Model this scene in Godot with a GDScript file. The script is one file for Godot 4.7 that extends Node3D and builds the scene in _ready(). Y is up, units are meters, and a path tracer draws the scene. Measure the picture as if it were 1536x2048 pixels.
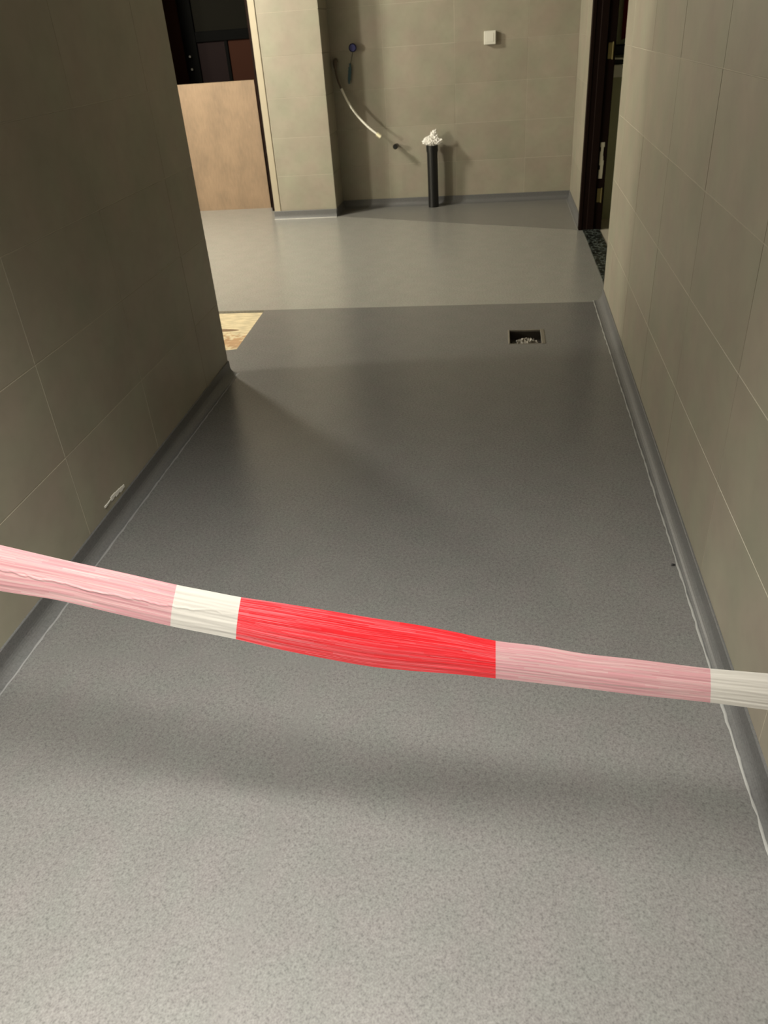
extends Node3D
# A tiled corridor with a newly laid grey vinyl floor, closed off by a red and white tape.

var M := {}
var rng := RandomNumberGenerator.new()
var tile_meshes := {}
var tile_mats: Array = []

const CEIL := 2.85
const LX := -1.295        # face of the left wall
const LEND := -3.45       # end of the left wall
const FARZ := -7.43       # face of the far wall


func _ready() -> void:
	rng.seed = 7
	# ---- camera, environment, lights
	var cam := Camera3D.new()
	cam.name = "camera"
	cam.transform = Transform3D(Basis(Vector3(0.99012, -0.06487, -0.12432), Vector3(-0.01215, 0.84355, -0.53692), Vector3(0.13970, 0.53312, 0.83442)).orthonormalized(), Vector3(0, 1.4, 0))
	cam.fov = 67.35
	cam.near = 0.05
	cam.far = 60.0
	var lens := CameraAttributesPhysical.new()      # a phone's lens, focused a little beyond the tape
	lens.frustum_focal_length = 18.01
	lens.frustum_focus_distance = 1.25
	lens.exposure_aperture = 8.0
	lens.frustum_near = 0.05
	lens.frustum_far = 60.0
	cam.attributes = lens
	add_child(cam)
	cam.current = true
	var we := WorldEnvironment.new()
	we.name = "environment"
	var env := Environment.new()
	env.background_mode = Environment.BG_COLOR
	env.background_color = Color.BLACK
	env.tonemap_mode = Environment.TONE_MAPPER_LINEAR
	env.tonemap_exposure = 1.0
	env.sdfgi_enabled = true
	env.ssao_enabled = true
	env.ssil_enabled = true
	we.environment = env
	add_child(we)
	make_materials()
	globe_lamp(Vector3(-3.28, 2.60, -5.62), 11.0, Color(1.0, 0.975, 0.905), "round opal globe lamp on ceiling of the side area beyond the left wall")
	globe_lamp(Vector3(-4.45, 1.75, -3.10), 8.5, Color(1.0, 0.975, 0.905), "round opal globe lamp hanging low on a cord behind the tiled left wall")
	round_lamp(Vector3(-0.58, CEIL, -0.20), 38.0, Color(1.0, 0.985, 0.94))
	# ---- the setting
	build_floor()
	build_walls()
	build_bases()
	build_doors()
	# ---- the things
	build_tape()
	build_board()
	build_plumbing()
	build_drain()
	build_small_things()


# ------------------------------------------------------------------ helpers
func tag(o: Node3D, label: String, category := "", group := "", kind := "") -> Node3D:
	if label: o.set_meta("label", label)
	if category: o.set_meta("category", category)
	if group: o.set_meta("group", group)
	if kind: o.set_meta("kind", kind)
	return o


func numbered(called: String, parent: Node) -> String:
	if not parent.has_node(NodePath(called)):
		return called
	var k := 1
	while parent.has_node(NodePath("%s_%03d" % [called, k])):
		k += 1
	return "%s_%03d" % [called, k]


func base(called: String, at := Vector3.ZERO, yaw := 0.0) -> Node3D:
	var o := Node3D.new()
	o.name = numbered(called, self)
	o.position = at
	o.rotation.y = yaw
	add_child(o, true)
	return o


func put(called: String, mesh: Mesh, m: Material, parent: Node = self, at := Vector3.ZERO) -> MeshInstance3D:
	var o := MeshInstance3D.new()
	o.name = numbered(called, parent)
	o.mesh = mesh
	o.material_override = m
	o.position = at
	o.cast_shadow = GeometryInstance3D.SHADOW_CASTING_SETTING_ON
	parent.add_child(o, true)
	return o


func new_st() -> SurfaceTool:
	var st := SurfaceTool.new()
	st.begin(Mesh.PRIMITIVE_TRIANGLES)
	return st


func tri(st: SurfaceTool, a: Vector3, b: Vector3, c: Vector3, n: Vector3, ua := Vector2.ZERO, ub := Vector2.ZERO, uc := Vector2.ZERO) -> void:
	var flip := (b - a).cross(c - a).dot(n) > 0.0
	st.set_normal(n); st.set_uv(ua); st.add_vertex(a)
	if flip:
		st.set_normal(n); st.set_uv(uc); st.add_vertex(c)
		st.set_normal(n); st.set_uv(ub); st.add_vertex(b)
	else:
		st.set_normal(n); st.set_uv(ub); st.add_vertex(b)
		st.set_normal(n); st.set_uv(uc); st.add_vertex(c)


func quad(st: SurfaceTool, a: Vector3, b: Vector3, c: Vector3, d: Vector3, n: Vector3) -> void:
	tri(st, a, b, c, n)
	tri(st, a, c, d, n)


# a box from lo to hi with its edges cut off by e
func box_to(st: SurfaceTool, lo: Vector3, hi: Vector3, e := 0.0) -> void:
	var c := (lo + hi) / 2
	var h := (hi - lo) / 2
	e = minf(e, minf(h.x, minf(h.y, h.z)) * 0.9)
	for ax in 3:
		var u := (ax + 1) % 3
		var v := (ax + 2) % 3
		for s in [-1.0, 1.0]:
			var n := Vector3.ZERO
			n[ax] = s
			var p := []
			for k in [[-1, -1], [1, -1], [1, 1], [-1, 1]]:
				var q := Vector3.ZERO
				q[ax] = s * h[ax]
				q[u] = k[0] * (h[u] - e)
				q[v] = k[1] * (h[v] - e)
				p.append(c + q)
			quad(st, p[0], p[1], p[2], p[3], n)
			if e > 0.0:
				for t in [-1.0, 1.0]:      # the chamfer between this face and the next axis
					var m := Vector3.ZERO
					m[ax] = s
					m[u] = t
					var a := Vector3.ZERO
					a[ax] = s * h[ax]; a[u] = t * (h[u] - e); a[v] = h[v] - e
					var b := a
					b[v] = -a[v]
					var d := Vector3.ZERO
					d[ax] = s * (h[ax] - e); d[u] = t * h[u]; d[v] = h[v] - e
					var f := d
					f[v] = -d[v]
					quad(st, c + a, c + b, c + f, c + d, m.normalized())
	if e > 0.0:
		for sx in [-1.0, 1.0]:
			for sy in [-1.0, 1.0]:
				for sz in [-1.0, 1.0]:
					var s3 := Vector3(sx, sy, sz)
					tri(st, c + s3 * Vector3(h.x, h.y - e, h.z - e), c + s3 * Vector3(h.x - e, h.y, h.z - e), c + s3 * Vector3(h.x - e, h.y - e, h.z), s3.normalized())


func box(lo: Vector3, hi: Vector3, e := 0.0) -> ArrayMesh:
	var st := new_st()
	box_to(st, lo, hi, e)
	return st.commit()


# a tube along points, radius per point, closed at the ends
func tube_to(st: SurfaceTool, pts: Array, radii: Array, sides := 12) -> void:
	var rings := []
	var up := Vector3(0.31, 0.9, 0.3).normalized()
	for i in pts.size():
		var a: Vector3 = pts[maxi(i - 1, 0)]
		var b: Vector3 = pts[mini(i + 1, pts.size() - 1)]
		var t := (b - a).normalized()
		if absf(t.dot(up)) > 0.95: up = Vector3(1, 0.1, 0).normalized()
		var x := up.cross(t).normalized()
		var y := t.cross(x)
		up = y
		var ring := []
		for k in sides:
			var an := TAU * k / sides
			ring.append(x * cos(an) + y * sin(an))
		rings.append(ring)
	for i in pts.size() - 1:
		for k in sides:
			var l := (k + 1) % sides
			var corner := [[i, k], [i, l], [i + 1, l], [i + 1, k]]
			var p := []
			var n := []
			for q in corner:
				var d: Vector3 = rings[q[0]][q[1]]
				n.append(d)
				p.append(pts[q[0]] + d * radii[q[0]])
			for f in [[0, 1, 2], [0, 2, 3]]:
				var w: Vector3 = n[0] + n[2]
				var order: Array = f if (p[f[1]] - p[f[0]]).cross(p[f[2]] - p[f[0]]).dot(w) <= 0.0 else [f[0], f[2], f[1]]
				for j in order:
					st.set_normal(n[j]); st.set_uv(Vector2(float(corner[j][1]) / sides, float(corner[j][0])))
					st.add_vertex(p[j])
	for e in [0, pts.size() - 1]:
		var o: Vector3 = pts[e]
		var nn: Vector3 = (o - pts[1 if e == 0 else e - 1]).normalized()
		for k in sides:
			tri(st, o, o + rings[e][k] * radii[e], o + rings[e][(k + 1) % sides] * radii[e], nn)


func tube(pts: Array, radii: Array, sides := 12) -> ArrayMesh:
	var st := new_st()
	tube_to(st, pts, radii, sides)
	return st.commit()


func curve_pts(keys: Array, n: int) -> Array:
	var c := Curve3D.new()
	for i in keys.size():
		var t: Vector3 = (keys[mini(i + 1, keys.size() - 1)] - keys[maxi(i - 1, 0)]) / 6.0
		c.add_point(keys[i], -t, t)
	var out := []
	for i in n + 1:
		out.append(c.sample(int(minf(float(i) / n * (keys.size() - 1), keys.size() - 1.0001)), fposmod(minf(float(i) / n * (keys.size() - 1), keys.size() - 1.0001), 1.0)))
	return out


# ------------------------------------------------------------------ materials
func plain(c: Color, rough := 0.6, metal := 0.0) -> StandardMaterial3D:
	var m := StandardMaterial3D.new()
	m.albedo_color = c
	m.roughness = rough
	m.metallic = metal
	return m


func noise_image(size: int, freq: float, seed_: int, octaves := 3, kind := FastNoiseLite.TYPE_SIMPLEX_SMOOTH) -> Image:
	var n := FastNoiseLite.new()
	n.seed = seed_
	n.frequency = freq
	n.noise_type = kind
	n.fractal_octaves = octaves
	return n.get_seamless_image(size, size)


# two noises mixed into a tint around white, of a given contrast
func tint_texture(size: int, fine: float, coarse: float, contrast: float, coarse_contrast: float, seed_: int) -> Array:
	var a := noise_image(size, fine, seed_, 2)
	var b := noise_image(size, coarse, seed_ + 1, 3)
	var d := noise_image(size, fine * 0.45, seed_ + 5, 2)
	var hue := noise_image(size, coarse * 1.3, seed_ + 2, 2)
	var im := Image.create(size, size, false, Image.FORMAT_RGB8)
	var bump := Image.create(size, size, false, Image.FORMAT_RGB8)
	for y in size:
		for x in size:
			var f := (a.get_pixel(x, y).r - 0.5) * 0.65 + (d.get_pixel(x, y).r - 0.5) * 0.5
			if f < -0.20: f -= 0.14
			var v := 0.86 + f * contrast + (b.get_pixel(x, y).r - 0.5) * coarse_contrast
			var w := (hue.get_pixel(x, y).r - 0.5) * coarse_contrast * 0.6
			im.set_pixel(x, y, Color(clampf(v + w, 0, 1), clampf(v - w * 0.4, 0, 1), clampf(v + w * 0.3, 0, 1)))
			bump.set_pixel(x, y, Color(f + 0.5, f + 0.5, f + 0.5))
	return [ImageTexture.create_from_image(im), ImageTexture.create_from_image(bump)]


func world_mapped(m: StandardMaterial3D, per_metre: float) -> StandardMaterial3D:
	m.uv1_triplanar = true
	m.uv1_world_triplanar = true
	m.uv1_scale = Vector3.ONE * per_metre
	return m


func make_materials() -> void:
	# grey sheet vinyl: fine mottled grain with a slight relief
	var v := tint_texture(1024, 0.17, 0.006, 0.24, 0.03, 11)
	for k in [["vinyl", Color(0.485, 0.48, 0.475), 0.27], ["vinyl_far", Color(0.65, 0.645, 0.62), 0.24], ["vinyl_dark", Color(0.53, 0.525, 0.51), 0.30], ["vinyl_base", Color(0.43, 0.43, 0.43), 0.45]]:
		var m := plain(k[1], k[2])
		m.albedo_texture = v[0]
		m.heightmap_enabled = true
		m.heightmap_texture = v[1]
		m.heightmap_scale = 0.016 if k[0] == "vinyl" else 0.012
		m.heightmap_deep_parallax = false
		M[k[0]] = world_mapped(m, 1.0)
	# beige matt wall tiles, in four close tones
	var t := tint_texture(512, 0.05, 0.008, 0.03, 0.06, 31)
	for k in 4:
		var d := 0.006 * (k - 1.5)
		var m := plain(Color(0.650 + d, 0.620 + d, 0.553 + d), 0.42)
		m.albedo_texture = t[0]
		tile_mats.append(world_mapped(m, 0.7))
	M.grout = plain(Color(0.66, 0.63, 0.57), 0.85)
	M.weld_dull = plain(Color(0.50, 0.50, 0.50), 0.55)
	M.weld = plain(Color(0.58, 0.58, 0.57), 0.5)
	M.dim_paint = plain(Color(0.62, 0.62, 0.52), 0.8)
	M.paint = plain(Color(0.62, 0.60, 0.55), 0.8)
	M.ceiling = plain(Color(0.42, 0.41, 0.39), 0.9)
	M.concrete = plain(Color(0.45, 0.44, 0.41), 0.9)
	M.cream = world_mapped(plain(Color(0.64, 0.60, 0.52), 0.45), 1.0)
	M.dark_wood = plain(Color(0.105, 0.068, 0.055), 0.65)
	M.black_metal = plain(Color(0.02, 0.02, 0.018), 0.8)
	M.black_metal.metallic_specular = 0.15
	M.panel = plain(Color(0.095, 0.07, 0.07), 0.8)
	M.panel_red = plain(Color(0.17, 0.095, 0.065), 0.8)
	M.dark_pane = plain(Color(0.06, 0.056, 0.04), 0.8)
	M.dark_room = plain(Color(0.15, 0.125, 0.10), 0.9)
	M.chrome = plain(Color(0.85, 0.84, 0.80), 0.25, 1.0)
	M.brass = plain(Color(0.40, 0.36, 0.21), 0.5, 0.5)
	M.white_plastic = plain(Color(0.82, 0.81, 0.77), 0.4)
	M.black_plastic = plain(Color(0.05, 0.05, 0.048), 0.4)
	M.blue_plastic = plain(Color(0.035, 0.045, 0.34), 0.5)
	M.teal_plastic = plain(Color(0.10, 0.26, 0.30), 0.5)
	M.red_cloth = plain(Color(0.40, 0.035, 0.03), 0.9)
	M.paper = plain(Color(0.72, 0.70, 0.62), 0.8)
	M.steel = plain(Color(0.62, 0.60, 0.56), 0.45, 0.8)
	M.pit = plain(Color(0.19, 0.17, 0.14), 0.85)
	M.hose = plain(Color(0.88, 0.87, 0.83), 0.35, 0.2)
	M.dull_brown = plain(Color(0.34, 0.30, 0.25), 0.6)
	M.film = plain(Color(0.95, 0.94, 0.92), 0.35)
	M.film.backlight_enabled = true
	M.film.backlight = Color(0.5, 0.5, 0.5)
	M.debris = plain(Color(0.56, 0.54, 0.50), 0.5)
	M.plaster = plain(Color(0.82, 0.81, 0.78), 0.9)
	M.stone = world_mapped(plain(Color(0.42, 0.45, 0.43), 0.25), 2.2)
	M.stone.albedo_texture = marble_texture()
	M.plywood = plywood_texture_material()
	M.subfloor = subfloor_material()
	M.tape = tape_material()
	for k in ["dark_wood", "panel", "panel_red", "dark_pane", "dark_room"]:
		M[k].metallic_specular = 0.15
	for k in M:
		M[k].resource_name = k


func marble_texture() -> ImageTexture:
	var n := noise_image(256, 0.02, 51, 5)
	var im := Image.create(256, 256, false, Image.FORMAT_RGB8)
	for y in 256:
		for x in 256:
			var v := absf(n.get_pixel(x, y).r - 0.5) * 5.0
			var g := 0.30 + 0.65 * clampf(1.0 - v * 1.3, 0, 1)
			im.set_pixel(x, y, Color(g, g, g))
	return ImageTexture.create_from_image(im)


# tan board face with faint blotches, a few pale scrapes; u, v run over the board
func plywood_texture_material() -> StandardMaterial3D:
	var w := 384
	var h := 512
	var a := FastNoiseLite.new()
	a.seed = 61
	a.frequency = 0.008
	var b := FastNoiseLite.new()
	b.seed = 62
	b.frequency = 0.06
	var im := Image.create(w, h, false, Image.FORMAT_RGB8)
	for y in h:
		for x in w:
			var v := 0.93 + a.get_noise_2d(x, y * 0.7) * 0.09 + b.get_noise_2d(x * 1.6, y * 0.35) * 0.05
			im.set_pixel(x, y, Color(v, v * 0.995, v * 0.98))
	var r := RandomNumberGenerator.new()
	r.seed = 63
	for s in [[0.735, 0.35], [0.88, 0.345], [0.19, 0.11], [0.66, 0.72], [0.80, 0.8]]:      # pale chips and scrapes
		for k in 90:
			var d := Vector2(r.randfn(0, 3.2), r.randfn(0, 3.0 if s[1] < 0.7 else 8.0))
			var p := Vector2i(clampi(int(s[0] * w + d.x), 0, w - 1), clampi(int(s[1] * h + d.y), 0, h - 1))
			im.set_pixelv(p, im.get_pixelv(p).lerp(Color(1.0, 1.0, 1.0), 0.8))
	var m := plain(Color(0.56, 0.47, 0.38), 0.6)
	m.albedo_texture = ImageTexture.create_from_image(im)
	return m


# pale strand board: u along the room's x, v along its z; a brown stain near the front
func subfloor_material() -> StandardMaterial3D:
	var s := 256
	var n := FastNoiseLite.new()
	n.seed = 71
	n.frequency = 0.03
	var q := FastNoiseLite.new()
	q.seed = 73
	q.frequency = 0.025
	var im := Image.create(s, s, false, Image.FORMAT_RGB8)
	for y in s:
		for x in s:
			var v := 0.90 + n.get_noise_2d(x * 0.8, y * 2.6) * 0.16
			var c := Color(v, v * 0.97, v * 0.88)
			var stain := clampf((float(y) / s - 0.60) * 9.0 + q.get_noise_2d(x * 2, y * 2) * 2.6, 0, 1) * clampf((0.93 - float(y) / s) * 12.0 + q.get_noise_2d(x * 3, y) * 1.5, 0, 1)
			c = c.lerp(Color(0.66, 0.43, 0.24), stain * 0.5)
			var k := Vector2((x / float(s) - 0.62) * 4.0, (y / float(s) - 0.47) * 26.0)
			if k.length() < 1.0: c = c.lerp(Color(0.42, 0.30, 0.17), 0.8)
			im.set_pixel(x, y, c)
	var m := plain(Color(0.83, 0.79, 0.71), 0.75)
	m.albedo_texture = ImageTexture.create_from_image(im)
	return m


# the print of the tape: white film with red blocks, and the paler red of the blocks on its back
func tape_material() -> StandardMaterial3D:
	var w := 2048
	var h := 192
	var r := RandomNumberGenerator.new()
	r.seed = 81
	var fine := FastNoiseLite.new()
	fine.seed = 82
	fine.frequency = 0.02
	var block := FastNoiseLite.new()
	block.seed = 83
	block.frequency = 0.02
	var im := Image.create(w, h, false, Image.FORMAT_RGB8)
	var edges := [-640.0, -120.0, 346.0, 477.0, 991.0, 1420.0, 1560.0, 2080.0]     # where the print changes
	var kinds := [2, 1, 0, 2, 1, 0, 2]
	for y in h:
		for x in w:
			var u := float(x) / w * 2600.0 - 800.0
			var kind := 0
			for k in kinds.size():
				if u >= edges[k] and u < edges[k + 1]: kind = kinds[k]
			if u < edges[0]: kind = 0
			var streak := fine.get_noise_2d(x * 0.16, y * 13.0)
			var wide := block.get_noise_2d(floorf((x + 37.0 * sin(floorf(y / 11.0) * 5.1)) / 74.0) * 74.0 * 0.33, y * 2.4)
			var c := Color(0.765, 0.75, 0.725)
			if kind == 1:
				c = Color(0.75, 0.545, 0.57).lerp(Color(0.78, 0.66, 0.66), clampf(0.34 + wide * 0.9 + streak * 1.2, 0, 1))
			elif kind == 2:
				var fade := clampf((760.0 - u) / 280.0, 0, 1) * 0.35 if u < 1000 else 0.1
				c = Color(0.84, 0.15, 0.18).lerp(Color(0.85, 0.42, 0.45), clampf(0.14 + fade * 1.2 + streak * 1.5 + wide * 0.7, 0, 0.9))
				if streak < -0.36: c = c.lerp(Color(0.66, 0.06, 0.08), 0.6)
			else:
				c = c * (1.0 + streak * 0.03)
			im.set_pixel(x, y, c)
	var m := plain(Color(0.82, 0.82, 0.82), 0.40)
	m.clearcoat_enabled = true
	m.clearcoat = 1.0
	m.clearcoat_roughness = 0.06
	m.metallic_specular = 0.3
	m.albedo_texture = ImageTexture.create_from_image(im)
	m.texture_repeat = false
	m.backlight_enabled = true
	m.backlight = Color(0.35, 0.35, 0.35)
	return m


# ------------------------------------------------------------------ lamps
func glow_material(c: Color, energy: float) -> StandardMaterial3D:
	var m := plain(Color(0.95, 0.94, 0.9), 0.4)
	m.emission_enabled = true
	m.emission = c
	m.emission_energy_multiplier = energy
	return m


func globe_lamp(at: Vector3, energy: float, c: Color, label: String) -> void:
	var o := base("ceiling_lamp", at)
	tag(o, label, "ceiling lamp", "globe lamps of the side area")
	var s := SphereMesh.new()
	s.radius = 0.19
	s.height = 0.38
	put("lamp_globe", s, glow_material(c, 3.0), o)
	put("lamp_holder", tube([Vector3(0, 0.18, 0), Vector3(0, 0.215, 0), Vector3(0, 0.22, 0), Vector3(0, CEIL - at.y, 0)], [0.05, 0.05, 0.012, 0.012], 16), M.white_plastic, o)
	var l := OmniLight3D.new()
	l.name = "lamp_light"
	l.light_color = c
	l.light_energy = energy
	l.light_size = 0.18
	l.omni_range = 30.0
	l.omni_attenuation = 2.0
	l.shadow_enabled = true
	o.add_child(l)


func round_lamp(at: Vector3, energy: float, c: Color) -> void:
	var o := base("ceiling_downlight", at)
	tag(o, "wide round reflector lamp under the corridor ceiling behind the tape", "ceiling lamp")
	put("lamp_shade", tube([Vector3(0, 0, 0), Vector3(0, -0.02, 0), Vector3(0, -0.09, 0)], [0.20, 0.44, 0.47], 36), M.white_plastic, o)
	put("lamp_disc", tube([Vector3(0, -0.089, 0), Vector3(0, -0.096, 0)], [0.45, 0.445], 36), glow_material(c, 2.0), o)
	var l := SpotLight3D.new()
	l.name = "lamp_light"
	l.position = Vector3(0, -0.12, 0)
	l.rotation_degrees.x = -90
	l.light_color = c
	l.light_energy = energy
	l.light_size = 0.45
	l.spot_angle = 54.0
	l.spot_angle_attenuation = 1.0
	l.spot_range = 30.0
	l.spot_attenuation = 2.0
	l.shadow_enabled = true
	o.add_child(l)


# ------------------------------------------------------------------ floor
# a flat polygon (x, z) of sheet with its top at y and an edge t deep
func slab(poly: PackedVector2Array, y: float, t: float) -> ArrayMesh:
	var st := new_st()
	var idx := Geometry2D.triangulate_polygon(poly)
	for k in range(0, idx.size(), 3):
		for s in [[y, Vector3.UP], [y - t, Vector3.DOWN]]:
			var p := []
			for j in 3:
				var q := poly[idx[k + j]]
				p.append(Vector3(q.x, s[0], q.y))
			tri(st, p[0], p[1], p[2], s[1])
	var cw := Geometry2D.is_polygon_clockwise(poly)
	for k in poly.size():
		var a := poly[k]
		var b := poly[(k + 1) % poly.size()]
		var d := (b - a).normalized()
		var n := Vector3(d.y, 0, -d.x) * (-1.0 if cw else 1.0)
		quad(st, Vector3(a.x, y, a.y), Vector3(b.x, y, b.y), Vector3(b.x, y - t, b.y), Vector3(a.x, y - t, a.y), n)
	return st.commit()


func pv(a: Array) -> PackedVector2Array:
	var p := PackedVector2Array()
	for k in range(0, a.size(), 2):
		p.append(Vector2(a[k], a[k + 1]))
	return p


func build_floor() -> void:
	var f := base("floor")
	tag(f, "grey speckled sheet vinyl floor of the corridor and the room beyond", "", "", "structure")
	# screed under the sheets, with the pit of the floor drain left open
	var dx0 := 0.07; var dx1 := 0.255; var dz0 := -3.995; var dz1 := -3.785
	var st := new_st()
	box_to(st, Vector3(-5.4, -0.30, -9.7), Vector3(2.5, -0.022, dz0))
	box_to(st, Vector3(-5.4, -0.30, dz1), Vector3(2.5, -0.022, 2.8))
	box_to(st, Vector3(-5.4, -0.30, dz0), Vector3(dx0, -0.022, dz1))
	box_to(st, Vector3(dx1, -0.30, dz0), Vector3(2.5, -0.022, dz1))
	box_to(st, Vector3(dx0, -0.30, dz0), Vector3(dx1, -0.09, dz1))
	put("screed", st.commit(), M.concrete, f)
	var sz := -4.44
	# the corridor's sheet, in one piece round the drain and the cut-out (a slit closes at the drain's edge)
	put("vinyl_area", slab(pv([LX - 0.01, 2.6, 0.62, 2.6, 0.62, dz1, dx1, dz1, dx0, dz1, -1.36, dz1, -1.405, dz1 + 0.012, -2.4, dz1 + 0.012, -2.4, LEND, LX - 0.01, LEND]), 0.0, 0.02), M.vinyl, f)
	put("vinyl_area", slab(pv([-1.378, sz, dx0, sz, dx0, dz1, -1.36, dz1]), 0.0, 0.02), M.vinyl, f)
	put("vinyl_area", slab(pv([dx0, sz, dx1, sz, dx1, dz0, dx0, dz0]), 0.0, 0.02), M.vinyl, f)
	put("vinyl_area", slab(pv([dx1, sz, 0.62, sz, 0.62, dz1, dx1, dz1]), 0.0, 0.02), M.vinyl, f)
	# the next room's vinyl
	put("vinyl_area", slab(pv([-5.3, sz - 0.002, -5.3, -7.7, -1.96, -7.7, -1.96, -7.40, -1.42, -7.08, 0.648, -6.19, 0.648, sz - 0.002]), 0.0, 0.02), M.vinyl_far, f)
	put("vinyl_area", slab(pv([-1.96, -7.402, -1.96, -7.45, 0.66, -7.45, 0.66, -6.198, 0.648, -6.192, -1.42, -7.082]), 0.0, 0.02), M.vinyl_dark, f)  # darker area between the far wall and a line from column to door frame
	put("vinyl_area", slab(pv([-5.3, -2.2, -2.402, -2.2, -2.402, sz, -5.3, sz]), 0.0, 0.02), M.vinyl_far, f)
	# tiles of the side room and the back room
	put("side_floor", slab(pv([0.775, -3.0, 2.4, -3.0, 2.4, -6.6, 0.775, -6.6]), 0.0, 0.02), M.side_floor if M.has("side_floor") else M.grout, f)
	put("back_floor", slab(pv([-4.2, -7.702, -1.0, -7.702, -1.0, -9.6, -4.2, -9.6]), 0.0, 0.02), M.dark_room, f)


# ------------------------------------------------------------------ walls
func tile_mesh(w: float, h: float) -> ArrayMesh:
	var key := "%.3f %.3f" % [w, h]
	if not tile_meshes.has(key):
		tile_meshes[key] = box(Vector3(-w / 2, -h / 2, -0.008), Vector3(w / 2, h / 2, 0.0), 0.0012)
	return tile_meshes[key]


# tiles 0.6 x 0.3 over the parent's XY plane from u0 to u1 and y0 to y1; joints at phase + 0.6 k and 0.05 + 0.3 k
func tile_wall(parent: Node3D, u0: float, u1: float, y0: float, y1: float, phase: float) -> void:
	var gap := 0.0015
	var k0 := int(floor((u0 - phase) / 0.6))
	var k1 := int(ceil((u1 - phase) / 0.6))
	for r in range(int(floor((y0 - 0.05) / 0.3)), int(ceil((y1 - 0.05) / 0.3))):
		var b := maxf(y0, 0.05 + r * 0.3)
		var t := minf(y1, 0.35 + r * 0.3)
		if t - b < 0.01: continue
		for k in range(k0, k1):
			var l := maxf(u0, phase + k * 0.6)
			var m := minf(u1, phase + k * 0.6 + 0.6)
			if m - l < 0.01: continue
			var o := put("tile", tile_mesh(m - l - gap, t - b - gap), tile_mats[rng.randi_range(0, 3)], parent, Vector3((l + m) / 2, (b + t) / 2, rng.randf_range(-0.0004, 0.0003)))
			o.rotation = Vector3(rng.randf_range(-0.0006, 0.0006), rng.randf_range(-0.0006, 0.0006), 0)


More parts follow.
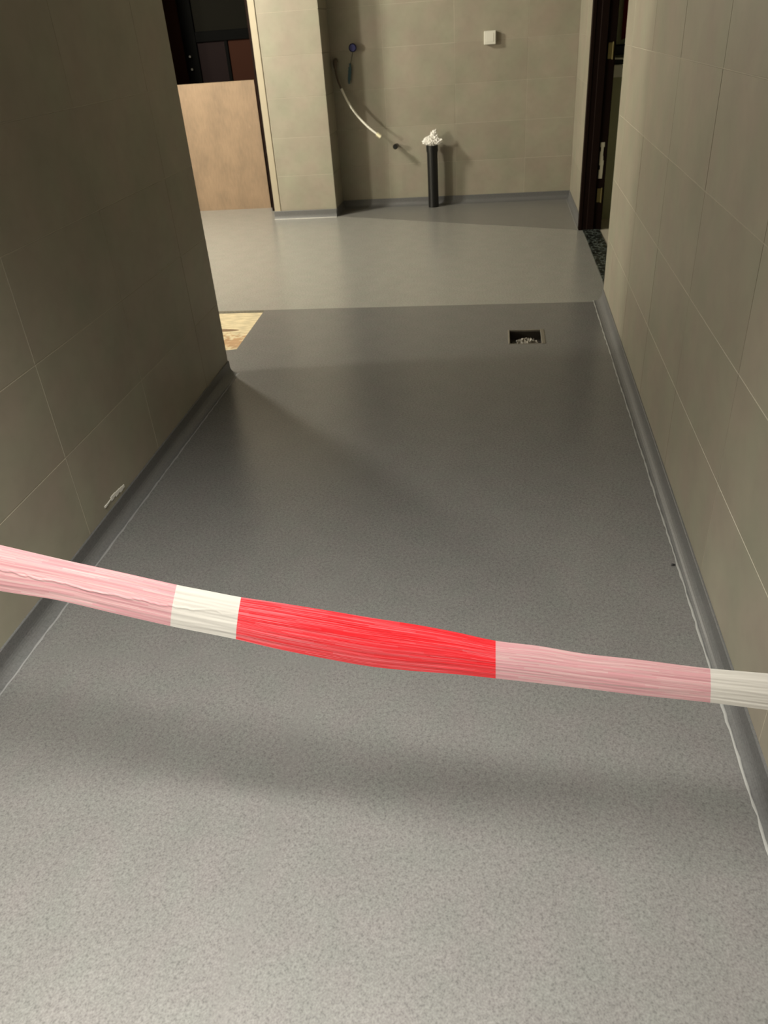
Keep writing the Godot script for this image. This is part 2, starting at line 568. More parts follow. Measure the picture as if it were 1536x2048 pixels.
func build_walls() -> void:
	# left wall of the corridor: local x runs into the picture, local z is its outward normal
	var w := base("wall_left", Vector3(LX, 0, 0), PI / 2)
	tag(w, "beige tiled wall on the left of the corridor, in shade", "", "", "structure")
	put("wall_core", box(Vector3(-2.6, 0, -0.22), Vector3(-LEND, CEIL, -0.0010)), M.grout, w)
	tile_wall(w, -0.4, -LEND, 0.0, CEIL, 1.928)
	# right wall of the corridor: local x runs towards the camera
	w = base("wall_right", Vector3(0.607, 0, -4.462), -PI / 2 - 0.0125)
	tag(w, "beige tiled wall on the right of the corridor, ending at a doorway", "", "", "structure")
	put("wall_core", box(Vector3(0, 0, -0.16), Vector3(7.06, CEIL, -0.0010)), M.grout, w)
	tile_wall(w, 0.0, 4.9, 0.0, CEIL, 2.662 - 0.6 * 5)
	# the short piece of wall beyond the doorway
	w = base("wall_return", Vector3(0.645, 0, FARZ), -PI / 2)
	tag(w, "narrow beige tiled wall between the far wall and the brown door frame", "", "", "structure")
	put("wall_core", box(Vector3(-0.2, 0, -0.12), Vector3(1.222, CEIL, -0.0010)), M.grout, w)
	put("lintel", box(Vector3(1.25, 2.1, -0.12), Vector3(2.968, CEIL, -0.0010)), M.grout, w)
	tile_wall(w, 0.0, 1.225, 0.0, CEIL, 0.63)
	# far wall
	w = base("wall_far", Vector3(0, 0, FARZ))
	tag(w, "beige tiled wall at the far end with the open water pipes", "", "", "structure")
	put("wall_core", box(Vector3(-1.98, 0, -0.15), Vector3(0.645, CEIL, -0.0010)), M.grout, w)
	put("lintel", box(Vector3(-3.05, 2.1, -0.15), Vector3(-1.98, CEIL, -0.0010)), M.grout, w)
	put("wall_core", box(Vector3(-5.4, 0, -0.15), Vector3(-3.05, CEIL, -0.0010)), M.grout, w)
	tile_wall(w, -1.42, 0.645, 0.0, CEIL, 0.243 - 0.6 * 4)
	tile_wall(w, -5.2, -3.05, 0.0, CEIL, 0.243 - 0.6 * 10)
	# the column that stands before it
	w = base("wall_column", Vector3(0, 0, -7.075))
	tag(w, "square tiled column standing before the far wall", "", "", "structure")
	put("wall_core", box(Vector3(-1.957, 0, -0.355), Vector3(-1.408, CEIL, -0.0010)), M.grout, w)
	tile_wall(w, -1.90, -1.40, 0.0, CEIL, -1.90)
	var side := 0.0
	for r in 10:
		var b := maxf(0.0, -0.25 + r * 0.3)
		var t := minf(CEIL, 0.05 + r * 0.3)
		var o := put("tile", tile_mesh(0.352, t - b - 0.0022), tile_mats[r % 4], w, Vector3(-1.40, (b + t) / 2, -0.178))
		o.rotation.y = PI / 2
	put("corner_trim", box(Vector3(-1.962, 0.0, -0.06), Vector3(-1.906, CEIL, 0.007), 0.003), M.cream, w)
	# rooms to the sides, closed against outside light
	w = base("wall_room")
	tag(w, "painted walls closing the side area out of sight", "", "", "structure")
	put("wall_core", box(Vector3(-5.5, 0, -7.43), Vector3(-5.3, CEIL, -2.0)), M.paint, w)
	put("wall_core", box(Vector3(-5.3, 0, -2.3), Vector3(-1.515, CEIL, -2.1)), M.paint, w)
	w = base("wall_near")
	tag(w, "painted wall behind the camera", "", "", "structure")
	put("wall_core", box(Vector3(-1.6, 0, 2.6), Vector3(0.8, CEIL, 2.8)), M.paint, w)
	w = base("wall_back")
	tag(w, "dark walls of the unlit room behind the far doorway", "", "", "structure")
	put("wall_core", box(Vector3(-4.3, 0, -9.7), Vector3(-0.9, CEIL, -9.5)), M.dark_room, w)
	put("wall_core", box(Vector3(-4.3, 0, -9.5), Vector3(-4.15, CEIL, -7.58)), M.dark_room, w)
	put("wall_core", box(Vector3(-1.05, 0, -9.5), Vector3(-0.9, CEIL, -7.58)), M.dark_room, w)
	w = base("wall_side")
	tag(w, "dim grey green wall of the room behind the brown doorway", "", "", "structure")
	put("wall_core", box(Vector3(0.765, 0, -6.72), Vector3(2.5, CEIL, -6.55)), M.dim_paint, w)
	put("wall_core", box(Vector3(2.35, 0, -6.55), Vector3(2.5, CEIL, -2.9)), M.dim_paint, w)
	put("wall_core", box(Vector3(0.78, 0, -3.0), Vector3(2.35, CEIL, -2.85)), M.dim_paint, w)
	var c := put("ceiling", box(Vector3(-5.5, CEIL, -9.7), Vector3(2.5, CEIL + 0.15, 2.8)), M.ceiling)
	tag(c, "pale flat ceiling over the corridor and the rooms", "", "", "structure")


# ------------------------------------------------------------------ coved skirting
# the skirting's profile swept along x from 0 to len; toe0, toe1: how far the cove runs out on the floor at the two ends
func cove(len: float, toe0: float, toe1: float, h := 0.066) -> ArrayMesh:
	var st := new_st()
	var prof := [[0.0, 1.0], [0.004, 1.0], [0.0055, 0.97], [0.006, 0.55]]
	for k in 7:
		var a := PI / 2 * (k + 1) / 7.0
		prof.append([0.006 + (1.0 - cos(a)) * 1.0, 0.5 * (1.0 - sin(a)) + 0.03 * (1.0 - (k + 1) / 7.0)])
	prof[-1][1] = 0.012
	var n := 24
	var ring := func(i: int) -> Array:
		var x := len * i / n
		var toe := lerpf(toe0, toe1, float(i) / n)
		var out := []
		for q in prof:
			var d: float = q[0]
			out.append(Vector3(x, q[1] * h, d if d <= 0.006 else 0.006 + (d - 0.006) * (toe - 0.006)))
		out.append(Vector3(x, -0.001, toe))
		return out
	for i in n:
		var a: Array = ring.call(i)
		var b: Array = ring.call(i + 1)
		for k in a.size() - 1:
			var nn: Vector3 = (a[k + 1] - a[k]).cross(Vector3.RIGHT).normalized()
			if nn.z + nn.y < 0: nn = -nn
			quad(st, a[k], a[k + 1], b[k + 1], b[k], nn)
	for e in [0, n]:
		var a: Array = ring.call(e)
		for k in range(1, a.size() - 1):
			tri(st, Vector3(a[0].x, 0, 0), a[k], a[k + 1], Vector3.LEFT if e == 0 else Vector3.RIGHT)
		tri(st, Vector3(a[0].x, 0, 0), a[0], a[1], Vector3.LEFT if e == 0 else Vector3.RIGHT)
	return st.commit()


# the pale uneven line of welding where the skirting's toe meets the sheet
func weld(len: float, toe0: float, toe1: float, width: float, seed_: int) -> ArrayMesh:
	var r := RandomNumberGenerator.new()
	r.seed = seed_
	var st := new_st()
	var n := maxi(8, int(len / 0.025))
	var prev := []
	for i in n + 1:
		var x := len * i / n
		var toe := lerpf(toe0, toe1, float(i) / n)
		var w := width * r.randf_range(0.45, 1.25)
		var z := toe + r.randf_range(-0.0015, 0.0015)
		var now := [Vector3(x, 0.0006, z - w / 2), Vector3(x, 0.0026, z), Vector3(x, 0.0004, z + w / 2)]
		if prev:
			quad(st, prev[0], now[0], now[1], prev[1], Vector3(0, 0.95, -0.3).normalized())
			quad(st, prev[1], now[1], now[2], prev[2], Vector3(0, 0.95, 0.3).normalized())
		prev = now
	return st.commit()


func skirting(called: String, at: Vector3, yaw: float, len: float, toe0: float, toe1: float, weld_width: float, label: String) -> Node3D:
	var o := base(called, at, yaw)
	tag(o, label, "", "", "structure")
	put("cove_strip", cove(len, toe0, toe1), M.vinyl_base, o)
	if weld_width > 0.0:
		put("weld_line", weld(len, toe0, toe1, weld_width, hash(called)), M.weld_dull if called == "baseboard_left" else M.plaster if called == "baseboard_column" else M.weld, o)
	return o


func build_bases() -> void:
	var o := skirting("baseboard_left", Vector3(LX, 0, 2.6), PI / 2, 2.6 - LEND, 0.016, 0.045, 0.008, "coved grey vinyl skirting along the left corridor wall")
	var e := put("cove_strip", cove(0.22, 0.03, 0.03), M.vinyl_base, o, Vector3(2.6 - LEND, 0, 0))
	e.rotation.y = PI / 2
	e = put("weld_line", weld(0.22, 0.031, 0.031, 0.014, 5), M.weld, o, Vector3(2.6 - LEND, 0, 0))
	e.rotation.y = PI / 2
	skirting("baseboard_right", Vector3(0.607, 0, -4.462), -PI / 2 - 0.0125, 6.9, 0.05, 0.0, 0.007, "coved grey vinyl skirting along the right corridor wall")
	skirting("baseboard_far", Vector3(-1.40, 0, FARZ), 0, 2.045, 0.05, 0.05, 0.0, "coved grey vinyl skirting along the far wall")
	o = skirting("baseboard_column", Vector3(-1.967, 0, -7.066), 0, 0.567, 0.022, 0.022, 0.018, "coved grey vinyl skirting round the foot of the column")
	e = put("cove_strip", cove(0.355, 0.022, 0.022), M.vinyl_base, o, Vector3(0.567, 0, -0.008))
	e.rotation.y = PI / 2
	skirting("baseboard_return", Vector3(0.645, 0, FARZ), -PI / 2, 1.23, 0.03, 0.03, 0.006, "coved grey vinyl skirting under the narrow wall by the door frame")


# ------------------------------------------------------------------ doors
func build_doors() -> void:
	# the brown frame on the right: only the jamb away from the camera shows
	var d := base("door_1", Vector3(0.63, 0, -6.20))
	tag(d, "dark brown door frame in the right hand doorway beyond the tiled wall", "", "", "structure")
	put("jamb", box(Vector3(0, 0, -0.035), Vector3(0.155, 2.1, 0.012), 0.004), M.dark_wood, d)
	put("door_stop", box(Vector3(0.045, 0, 0.012), Vector3(0.095, 2.1, 0.026), 0.003), M.dark_wood, d)
	put("casing", box(Vector3(-0.012, 0, -0.045), Vector3(0.014, 2.1, 0.016), 0.003), M.dark_wood, d)
	put("head", box(Vector3(0.0, 2.06, 0.012), Vector3(0.12, 2.1, 1.69), 0.004), M.dark_wood, d)
	for y in [1.115, 0.197]:
		var h := put("hinge", box(Vector3(0.105, y, 0.012), Vector3(0.135, y + 0.095, 0.017), 0.001), M.brass, d)
		tag(h, "brass hinge")
		put("hinge_pin", tube([Vector3(0.137, y - 0.004, 0.016), Vector3(0.137, y + 0.099, 0.016)], [0.006, 0.006], 10), M.brass, h)
	# the green black stone sill of that doorway
	var s := put("trim_1", box(Vector3(0.648, -0.022, -6.185), Vector3(0.772, 0.006, -4.47), 0.003), M.stone)
	tag(s, "dark green veined stone threshold of the right hand doorway", "", "", "structure")
	# the black framed door in the dark beyond the plywood board
	d = base("door_2", Vector3(-2.81, 0, -8.2))
	tag(d, "black framed door with dark panels in the unlit room behind the board", "", "", "structure")
	put("stile", box(Vector3(-0.13, 0, -0.03), Vector3(0, 2.5, 0.03), 0.004), M.black_metal, d)
	put("rail", box(Vector3(0, 1.385, -0.03), Vector3(1.25, 1.470, 0.03), 0.004), M.black_metal, d)
	put("rail", box(Vector3(0, 0.0, -0.03), Vector3(1.25, 0.16, 0.03), 0.004), M.black_metal, d)
	put("stile", box(Vector3(0.27, 0.16, -0.025), Vector3(0.30, 1.385, 0.025), 0.003), M.black_metal, d)
	put("panel", box(Vector3(0, 0.16, -0.012), Vector3(0.27, 1.385, 0.008)), M.panel, d)
	put("panel", box(Vector3(0.30, 0.16, -0.012), Vector3(1.25, 1.385, 0.008)), M.panel_red, d)
	put("panel", box(Vector3(0, 1.470, -0.012), Vector3(1.25, 2.5, 0.008)), M.dark_pane, d)
	put("side_panel", box(Vector3(-0.5, 0, -0.05), Vector3(-0.13, 2.5, 0.0)), M.panel_red, d)
	for y in [1.277, 1.172]:
		put("lock_knob", tube([Vector3(-0.075, y, 0.03), Vector3(-0.075, y, 0.045), Vector3(-0.075, y, 0.055)], [0.017, 0.017, 0.010], 14), M.chrome, d)
	# the brown lining of the doorway in the far wall
	d = base("door_3", Vector3(-1.98, 0, FARZ))
	tag(d, "thin dark brown door lining between the board and the column", "", "", "structure")
	put("jamb", box(Vector3(-0.105, 0, -0.14), Vector3(0.0, 2.1, 0.0), 0.004), M.dark_wood, d)
	put("jamb", box(Vector3(-1.07, 0, -0.14), Vector3(-1.0, 2.1, 0.0), 0.004), M.dark_wood, d)
	put("head", box(Vector3(-1.0, 2.04, -0.14), Vector3(-0.105, 2.1, 0.0), 0.004), M.dark_wood, d)


# ------------------------------------------------------------------ the tape
func build_tape() -> void:
	# [u along the print, upper edge, lower edge]
	var seen := [[0, Vector3(-0.7202, 0.7818, -0.860), Vector3(-0.7494, 0.7136, -0.840)], [120, Vector3(-0.6321, 0.7586, -0.860), Vector3(-0.6550, 0.6979, -0.840)], [235, Vector3(-0.5473, 0.7379, -0.860), Vector3(-0.5674, 0.6751, -0.840)], [345, Vector3(-0.4665, 0.7175, -0.860), Vector3(-0.4836, 0.6535, -0.840)],
		[410, Vector3(-0.4184, 0.7072, -0.860), Vector3(-0.4337, 0.6426, -0.840)], [476, Vector3(-0.3696, 0.6970, -0.860), Vector3(-0.3832, 0.6314, -0.840)], [560, Vector3(-0.3073, 0.6875, -0.860), Vector3(-0.3194, 0.6146, -0.840)], [650, Vector3(-0.2410, 0.6765, -0.860), Vector3(-0.2507, 0.5996, -0.840)],
		[740, Vector3(-0.1751, 0.6649, -0.860), Vector3(-0.1820, 0.5867, -0.840)], [830, Vector3(-0.1096, 0.6544, -0.860), Vector3(-0.1134, 0.5808, -0.840)], [910, Vector3(-0.0517, 0.6427, -0.860), Vector3(-0.0530, 0.5778, -0.840)], [990, Vector3(0.0060, 0.6289, -0.860), Vector3(0.0068, 0.5726, -0.840)],
		[1080, Vector3(0.0712, 0.6212, -0.860), Vector3(0.0727, 0.5663, -0.840)], [1170, Vector3(0.1361, 0.6095, -0.860), Vector3(0.1379, 0.5595, -0.840)], [1270, Vector3(0.2072, 0.6026, -0.860), Vector3(0.2097, 0.5518, -0.840)], [1370, Vector3(0.2777, 0.5939, -0.860), Vector3(0.2805, 0.5455, -0.840)],
		[1420, Vector3(0.3127, 0.5902, -0.860), Vector3(0.3157, 0.5423, -0.840)], [1480, Vector3(0.3541, 0.5874, -0.860), Vector3(0.3577, 0.5373, -0.840)], [1536, Vector3(0.3924, 0.5849, -0.860), Vector3(0.3968, 0.5327, -0.840)]]
	var rows := []
	for k in range(6, 0, -1):          # on to the left wall at the same slope
		var d := 0.0931 * k
		rows.append([-125 * k, seen[0][1] + Vector3(-d, d * 0.26, 0), seen[0][2] + Vector3(-d, d * 0.26, 0)])
	rows.append_array(seen)
	for k in range(1, 5):              # and on to the right wall
		var d := 0.0405 * k
		rows.append([1536 + 58 * k, seen[-1][1] + Vector3(d, -d * 0.075, 0), seen[-1][2] + Vector3(d, -d * 0.09, 0)])
	var tops := []
	var bots := []
	for r in rows:
		tops.append(r[1])
		bots.append(r[2])
	var n := 400
	var across := 48
	var a := curve_pts(tops, n)
	var b := curve_pts(bots, n)
	var wr := FastNoiseLite.new()
	wr.seed = 91
	wr.frequency = 1.0
	var grid := []
	var uvs := []
	var outs := []
	for i in n + 1:
		var f := float(i) / n * (rows.size() - 1)
		var k := mini(int(f), rows.size() - 2)
		var u := lerpf(rows[k][0], rows[k + 1][0], f - k)
		var row := []
		var uv := []
		var p: Vector3 = a[i]
		var q: Vector3 = b[i]
		var nn := (q - p).cross(Vector3.RIGHT).normalized()
		if nn.z < 0: nn = -nn
		outs.append(nn)
		var fold := 0.42 + 0.12 * sin(u * 0.006 + 0.6) + 0.06 * wr.get_noise_1d(u * 0.02)
		for j in across + 1:
			var t := float(j) / across
			var bow := 0.07 * (p - q).length() * sin(PI * t)                                          # the film bows towards the camera
			var crease := 0.0015 * exp(-pow((t - fold) / 0.02, 2.0)) * smoothstep(560, 250, u)   # a lengthwise crease
			var w := 0.0005 * wr.get_noise_2d(u * 0.003, t * 13.0) + 0.0007 * wr.get_noise_2d(u * 0.0025 + 40.0, t * 5.0)
			w *= clampf(minf(t, 1.0 - t) * 8.0, 0, 1)
			row.append(p.lerp(q, t) + nn * (bow + crease + w))
			uv.append(Vector2((u + 800.0) / 2600.0, t))
		grid.append(row)
		uvs.append(uv)
	var st := new_st()
	for side in 2:
		for i in n:
			for j in across:
				var ids := [[i, j], [i + 1, j], [i + 1, j + 1], [i, j], [i + 1, j + 1], [i, j + 1]]
				if side == 1: ids.reverse()
				for id in ids:
					var x: int = id[0]
					var y: int = id[1]
					var du: Vector3 = grid[mini(x + 1, n)][y] - grid[maxi(x - 1, 0)][y]
					var dv: Vector3 = grid[x][mini(y + 1, across)] - grid[x][maxi(y - 1, 0)]
					var nn := dv.cross(du).normalized()
					if nn.dot(outs[x]) < 0: nn = -nn
					st.set_normal(nn if side == 0 else -nn)
					st.set_uv(uvs[x][y])
					st.add_vertex(grid[x][y] - (Vector3.ZERO if side == 0 else nn * 0.0004))
	tag(put("barrier_tape", st.commit(), M.tape), "red and white plastic barrier tape stretched across the corridor", "barrier tape")


# ------------------------------------------------------------------ the board
func build_board() -> void:
	var o := base("plywood_board", Vector3(-2.545, 0.0, -7.60))
	tag(o, "tan wooden board standing upright in the dark doorway left of the column", "board")
	var st := new_st()
	var w := 0.405
	var h := 1.075
	for f in [[0.009, 1.0], [-0.009, -1.0]]:
		var p := [Vector3(-w, 0, f[0]), Vector3(w, 0, f[0]), Vector3(w, h, f[0]), Vector3(-w, h, f[0])]
		var uv := [Vector2(0, 1), Vector2(1, 1), Vector2(1, 0), Vector2(0, 0)]
		tri(st, p[0], p[1], p[2], Vector3(0, 0, f[1]), uv[0], uv[1], uv[2])
		tri(st, p[0], p[2], p[3], Vector3(0, 0, f[1]), uv[0], uv[2], uv[3])
	put("board_face", st.commit(), M.plywood, o)
	var e := new_st()
	quad(e, Vector3(-w, h, 0.009), Vector3(w, h, 0.009), Vector3(w, h, -0.009), Vector3(-w, h, -0.009), Vector3.UP)
	quad(e, Vector3(-w, 0, 0.009), Vector3(w, 0, 0.009), Vector3(w, 0, -0.009), Vector3(-w, 0, -0.009), Vector3.DOWN)
	quad(e, Vector3(w, 0, 0.009), Vector3(w, h, 0.009), Vector3(w, h, -0.009), Vector3(w, 0, -0.009), Vector3.RIGHT)
	quad(e, Vector3(-w, 0, 0.009), Vector3(-w, h, 0.009), Vector3(-w, h, -0.009), Vector3(-w, 0, -0.009), Vector3.LEFT)
	put("board_edge", e.commit(), plain(Color(0.80, 0.70, 0.54), 0.8), o)
	# the pale wood laid bare in the cut-out of the sheet
	st = new_st()
	var x0 := -2.39; var x1 := -1.366; var z0 := -4.437; var z1 := -3.778
	var q := [Vector3(x0, -0.013, z0), Vector3(x1, -0.013, z0), Vector3(x1 + 0.001, -0.013, z1), Vector3(x0, -0.013, z1)]
	# the print runs once over each 0.62 m
	var uvq := [Vector2(-0.6, 0), Vector2(1, 0), Vector2(1, 1), Vector2(-0.6, 1)]
	tri(st, q[0], q[1], q[2], Vector3.UP, uvq[0], uvq[1], uvq[2])
	tri(st, q[0], q[2], q[3], Vector3.UP, uvq[0], uvq[2], uvq[3])
	for k in 4:
		var a: Vector3 = q[k]
		var b: Vector3 = q[(k + 1) % 4]
		var n := (b - a).cross(Vector3.UP).normalized()
		quad(st, a, b, b - Vector3(0, 0.009, 0), a - Vector3(0, 0.009, 0), -n)
	var s := put("subfloor_board", st.commit(), M.subfloor)
	tag(s, "pale bare wooden board in the cut out of the vinyl by the left wall's end", "board")


# ------------------------------------------------------------------ pipes and hose on the far wall
func build_plumbing() -> void:
	# black waste pipe standing on the floor
	var p := base("waste_pipe", Vector3(-0.557, 0.0, -7.315))
	tag(p, "black plastic waste pipe standing on the floor before the far wall", "pipe")
	put("pipe_body", tube([Vector3(0, 0, 0), Vector3(0, 0.25, 0), Vector3(0, 0.50, 0)], [0.046, 0.046, 0.046], 28), M.black_plastic, p)
	put("pipe_socket", tube([Vector3(0, 0.452, 0), Vector3(0, 0.458, 0), Vector3(0, 0.504, 0)], [0.047, 0.051, 0.051], 28), M.black_plastic, p)
	# crumpled white film stuffed in its top
	var n := FastNoiseLite.new()
	n.seed = 101
	n.frequency = 1.0
	var st := new_st()
	var rings := 40
	var sides := 56
	var pts := []
	for i in rings + 1:
		var row := []
		var th := PI * i / rings
		for k in sides + 1:
			var ph := TAU * (k % sides) / sides
			var d := Vector3(sin(th) * cos(ph), cos(th), sin(th) * sin(ph))
			var rad := 0.052 + 0.046 * absf(n.get_noise_3d(d.x * 2.3, d.y * 2.3, d.z * 2.3)) + 0.030 * absf(n.get_noise_3d(d.x * 6.0 + 9.0, d.y * 6.0, d.z * 6.0))
			rad += 0.055 * pow(maxf(0.0, d.dot(Vector3(0.22, 0.95, 0.1).normalized())), 22.0)      # the twisted tip
			rad += 0.030 * pow(maxf(0.0, d.dot(Vector3(0.92, 0.15, 0.3).normalized())), 8.0) + 0.026 * pow(maxf(0.0, d.dot(Vector3(-0.9, 0.2, 0.35).normalized())), 8.0)
			row.append(Vector3(d.x * rad * 0.92, d.y * rad * (0.86 if d.y > 0 else 0.35), d.z * rad * 0.8))
		pts.append(row)
	for i in rings:
		for k in sides:
			var a: Vector3 = pts[i][k]
			var b: Vector3 = pts[i][k + 1]
			var c: Vector3 = pts[i + 1][k + 1]
			var d: Vector3 = pts[i + 1][k]
			if i > 0: tri(st, a, b, c, face_out(a, b, c))
			if i < rings - 1: tri(st, a, c, d, face_out(a, c, d))
	tag(put("plastic_bag", st.commit(), M.film, self, Vector3(-0.555, 0.525, -7.315)), "crumpled white plastic bag stuffed over the top of the black pipe", "plastic bag")
	# white braided hose hanging from its wall elbow
	var h := base("water_hose", Vector3(-1.36, 1.18, FARZ))
	tag(h, "white flexible water hose hanging in an arc from the far wall", "hose")
	var keys := [Vector3(0.0, -0.005, 0.045), Vector3(0.01, -0.10, 0.075), Vector3(0.055, -0.22, 0.11), Vector3(0.14, -0.365, 0.15), Vector3(0.25, -0.485, 0.175), Vector3(0.345, -0.56, 0.19)]
	var path := curve_pts(keys, 48)
	var rad := []
	for i in path.size():
		rad.append(0.0095 + (0.0006 if i % 2 else 0.0))
	put("hose_body", tube(path.slice(18), rad.slice(18), 10), M.hose, h)
	tag(put("hose_upper", tube(path.slice(0, 19), rad.slice(0, 19), 10), M.dull_brown, h), "dull brown upper length of the hose, partly shade put into its colour")  # darker hose material, with the column's shade put into its colour as well
	var tip: Vector3 = (path[-1] - path[-4]).normalized()
	put("hose_nut", tube([path[-1] - tip * 0.012, path[-1] - tip * 0.008, path[-1] + tip * 0.028, path[-1] + tip * 0.034], [0.012, 0.0175, 0.0175, 0.012], 6), tag_mat(Color(0.93, 0.90, 0.78)), h)
	put("wall_elbow", tube([Vector3(0, 0.0, 0.0), Vector3(0, 0.0, 0.03), Vector3(0, -0.012, 0.045), Vector3(0, -0.05, 0.05)], [0.020, 0.017, 0.017, 0.014], 14), M.dull_brown, h)
	# blue capped valve and the teal strip below it
	var v := base("water_valve", Vector3(-1.195, 1.267, FARZ))
	tag(v, "water valve with round blue handle above the hanging hose", "valve")
	put("valve_stem", tube([Vector3(0, 0, 0), Vector3(0, 0, 0.07)], [0.014, 0.014], 14), M.steel, v)
	put("valve_handle", tube([Vector3(0, 0, 0.06), Vector3(0, 0, 0.064), Vector3(0, 0, 0.082), Vector3(0, 0, 0.088)], [0.026, 0.032, 0.032, 0.025], 24), M.blue_plastic, v)
	var s := base("hanging_strip", Vector3(-1.212, 1.23, FARZ + 0.03))
	tag(s, "dark teal plastic strip hanging on a thin wire under the blue valve", "strip")
	put("wire", tube([Vector3(0.012, 0.02, 0.01), Vector3(-0.004, -0.04, 0.012), Vector3(-0.018, -0.08, 0.008)], [0.002, 0.002, 0.002], 6), M.black_metal, s)
	var cs := new_st()
	for k in 6:
		var y0 := -0.075 - 0.025 * k
		var y1 := y0 - 0.025
		var wa := 0.013 * (1.0 if k > 0 else 0.6) * (1.0 if k < 5 else 0.7)
		box_to(cs, Vector3(-0.022 - 0.004 * k - wa, y1, 0.004), Vector3(-0.022 - 0.004 * k + wa, y0, 0.008), 0.001)
	put("strip", cs.commit(), M.teal_plastic, s)
	# black stub of a pipe
	var b := base("pipe_stub", Vector3(-0.877, 0.508, FARZ))
	tag(b, "short black pipe stub sticking out of the far wall left of the waste pipe", "pipe")
	put("pipe_body", tube([Vector3(0, 0, 0), Vector3(0, 0, 0.10)], [0.013, 0.013], 16), M.black_plastic, b)
	put("end_cap", tube([Vector3(0, 0, 0.085), Vector3(0, 0, 0.09), Vector3(0, 0, 0.125), Vector3(0, 0, 0.13)], [0.015, 0.021, 0.021, 0.016], 16), M.black_plastic, b)


func tag_mat(c: Color) -> StandardMaterial3D:
	return plain(c, 0.35, 0.3)


func face_out(a: Vector3, b: Vector3, c: Vector3) -> Vector3:
	var n := (b - a).cross(c - a).normalized()
	return n if n.dot(a + b + c) >= 0.0 else -n


# ------------------------------------------------------------------ the drain in the floor
func build_drain() -> void:
	var d := base("floor_drain", Vector3(0.1625, 0, -3.89))
	tag(d, "open rectangular floor drain let into the grey vinyl near the right wall", "drain")
	var x := 0.0925
	var z := 0.105
	var f := new_st()
	box_to(f, Vector3(-x, -0.008, -z), Vector3(-x + 0.008, 0.002, z), 0.001)
	box_to(f, Vector3(x - 0.018, -0.008, -z), Vector3(x, 0.003, z), 0.001)
	box_to(f, Vector3(-x + 0.008, -0.008, -z), Vector3(x - 0.018, 0.001, -z + 0.006), 0.001)
	box_to(f, Vector3(-x + 0.008, -0.008, z - 0.006), Vector3(x - 0.018, 0.001, z), 0.001)
	put("drain_frame", f.commit(), M.steel, d)
	f = new_st()
	box_to(f, Vector3(-x, -0.07, -z), Vector3(x, -0.05, z))
	box_to(f, Vector3(-x, -0.05, -z), Vector3(-x + 0.010, -0.008, z))
	box_to(f, Vector3(x - 0.014, -0.05, -z), Vector3(x, -0.008, z))
	box_to(f, Vector3(-x + 0.010, -0.05, -z), Vector3(x - 0.014, -0.008, -z + 0.008))
	box_to(f, Vector3(-x + 0.010, -0.05, z - 0.008), Vector3(x - 0.014, -0.008, z))
	put("drain_pan", f.commit(), M.pit, d)
	var n := FastNoiseLite.new()
	n.seed = 111
	n.frequency = 1.0
	var st := new_st()
	var c := 26
	var g := []
	for i in c + 1:
		var row := []
		for j in c + 1:
			var u := float(i) / c
			var v := float(j) / c
			var lift := sin(PI * u) * sin(PI * v)
			row.append(Vector3(lerpf(-0.066, 0.066, u) + 0.012 * n.get_noise_2d(u * 5, v * 5), -0.0490 + sqrt(lift) * (0.020 + 0.055 * absf(n.get_noise_2d(u * 4.2 + 3, v * 4.2))), lerpf(-0.055, 0.083, v) + 0.010 * n.get_noise_2d(u * 5 + 20, v * 5)))
		g.append(row)
	for i in c:
		for j in c:
			for q in [[g[i][j], g[i + 1][j], g[i + 1][j + 1]], [g[i][j], g[i + 1][j + 1], g[i][j + 1]]]:
				var nn: Vector3 = (q[1] - q[0]).cross(q[2] - q[0]).normalized()
				tri(st, q[0], q[1], q[2], nn if nn.y > 0 else -nn)
	tag(put("crumpled_film", st.commit(), M.debris, self, d.position), "crumpled pale plastic film lying inside the open floor drain", "plastic film")


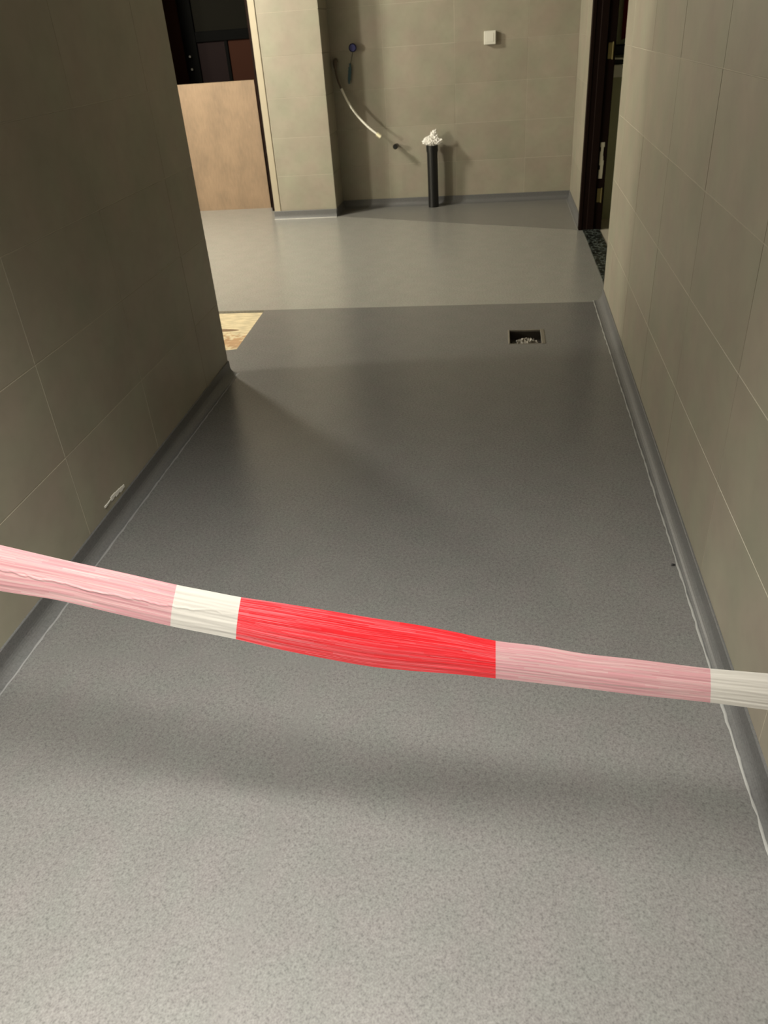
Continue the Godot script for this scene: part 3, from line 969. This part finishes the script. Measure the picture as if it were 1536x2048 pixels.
# ------------------------------------------------------------------ small things
func build_small_things() -> void:
	var s := base("switch_box", Vector3(-0.067, 1.267, FARZ))
	tag(s, "square white switch box mounted high on the far wall", "switch")
	put("box_body", box(Vector3(-0.046, -0.046, 0), Vector3(0.046, 0.046, 0.036), 0.004), M.white_plastic, s)
	put("face_plate", box(Vector3(-0.048, -0.048, 0.036), Vector3(0.048, 0.048, 0.046), 0.004), M.white_plastic, s)
	put("rocker", box(Vector3(-0.030, -0.030, 0.046), Vector3(0.030, 0.030, 0.049), 0.001), M.white_plastic, s)
	# torn paper on the door frame
	var st := new_st()
	var r := RandomNumberGenerator.new()
	r.seed = 121
	for k in 8:
		var y0 := 0.36 + k * 0.030
		box_to(st, Vector3(0.738 + r.randf_range(-0.004, 0.004), y0, -6.188), Vector3(0.762 + r.randf_range(-0.006, 0.003), y0 + 0.0305, -6.1855))
	tag(put("paper_strip", st.commit(), M.paper), "torn white paper strip stuck to edge of the dark brown door frame", "paper")
	# what shows of the side room
	var c := new_st()
	var folds := 14
	for k in folds:
		var xa := 0.86 + 0.022 * k
		var za := -6.53 + 0.012 * sin(k * 1.7)
		var zb := -6.53 + 0.012 * sin((k + 1) * 1.7)
		for side in [0.0, -0.006]:
			quad(c, Vector3(xa, 1.21 + 0.01 * sin(k), za + side), Vector3(xa + 0.022, 1.21 + 0.01 * sin(k + 1.0), zb + side), Vector3(xa + 0.022, 1.95, zb + side), Vector3(xa, 1.95, za + side), Vector3(-(zb - za), 0, 0.022).normalized() * (1.0 if side == 0.0 else -1.0))
	tag(put("red_cloth", c.commit(), M.red_cloth), "dark red cloth hanging on the wall behind the door frame", "cloth")
	var b := base("wall_box", Vector3(0.865, 0.985, -6.55))
	tag(b, "small pale box with black slot on the wall under the red cloth", "box")
	put("box_body", box(Vector3(-0.075, 0, 0), Vector3(0.12, 0.078, 0.10), 0.004), M.white_plastic, b)
	put("slot", box(Vector3(-0.065, 0.078, 0.0), Vector3(0.11, 0.108, 0.085), 0.002), M.black_plastic, b)
	var fl := put("flap", box(Vector3(-0.075, 0.0, 0.0), Vector3(0.12, 0.012, 0.085), 0.002), M.white_plastic, b, Vector3(0, 0.108, 0))
	fl.rotation.z = -0.06
	put("holder", box(Vector3(-0.05, 0.135, 0.0), Vector3(0.12, 0.20, 0.06), 0.01), M.black_plastic, b)
	put("holder_cover", box(Vector3(-0.075, 0.122, 0.0), Vector3(-0.052, 0.20, 0.05), 0.004), M.debris, b)
	# a smear of plaster on the left wall and a crumb on the floor
	st = new_st()
	for k in 9:
		var z0 := -2.21 + k * 0.0175
		var hh := 0.010 + 0.012 * sin(PI * (k + 0.5) / 9.0) * r.randf_range(0.6, 1.1)
		box_to(st, Vector3(LX - 0.001, 0.080 + 0.002 * k - 0.004 * (k % 2), z0), Vector3(LX + 0.0022, 0.080 + hh, z0 + 0.0178), 0.0008)
	tag(put("plaster_smear", st.commit(), M.plaster), "white smear of plaster low on the left wall just above the skirting", "smear")
	tag(put("crumb", tube([Vector3(-0.006, 0.002, 0), Vector3(-0.002, 0.004, 0), Vector3(0.003, 0.0035, 0.001), Vector3(0.007, 0.002, 0)], [0.001, 0.0035, 0.003, 0.001], 7), M.black_plastic, self, Vector3(0.53, 0, -1.917)), "tiny dark crumb on the grey floor beside the right hand skirting", "crumb")
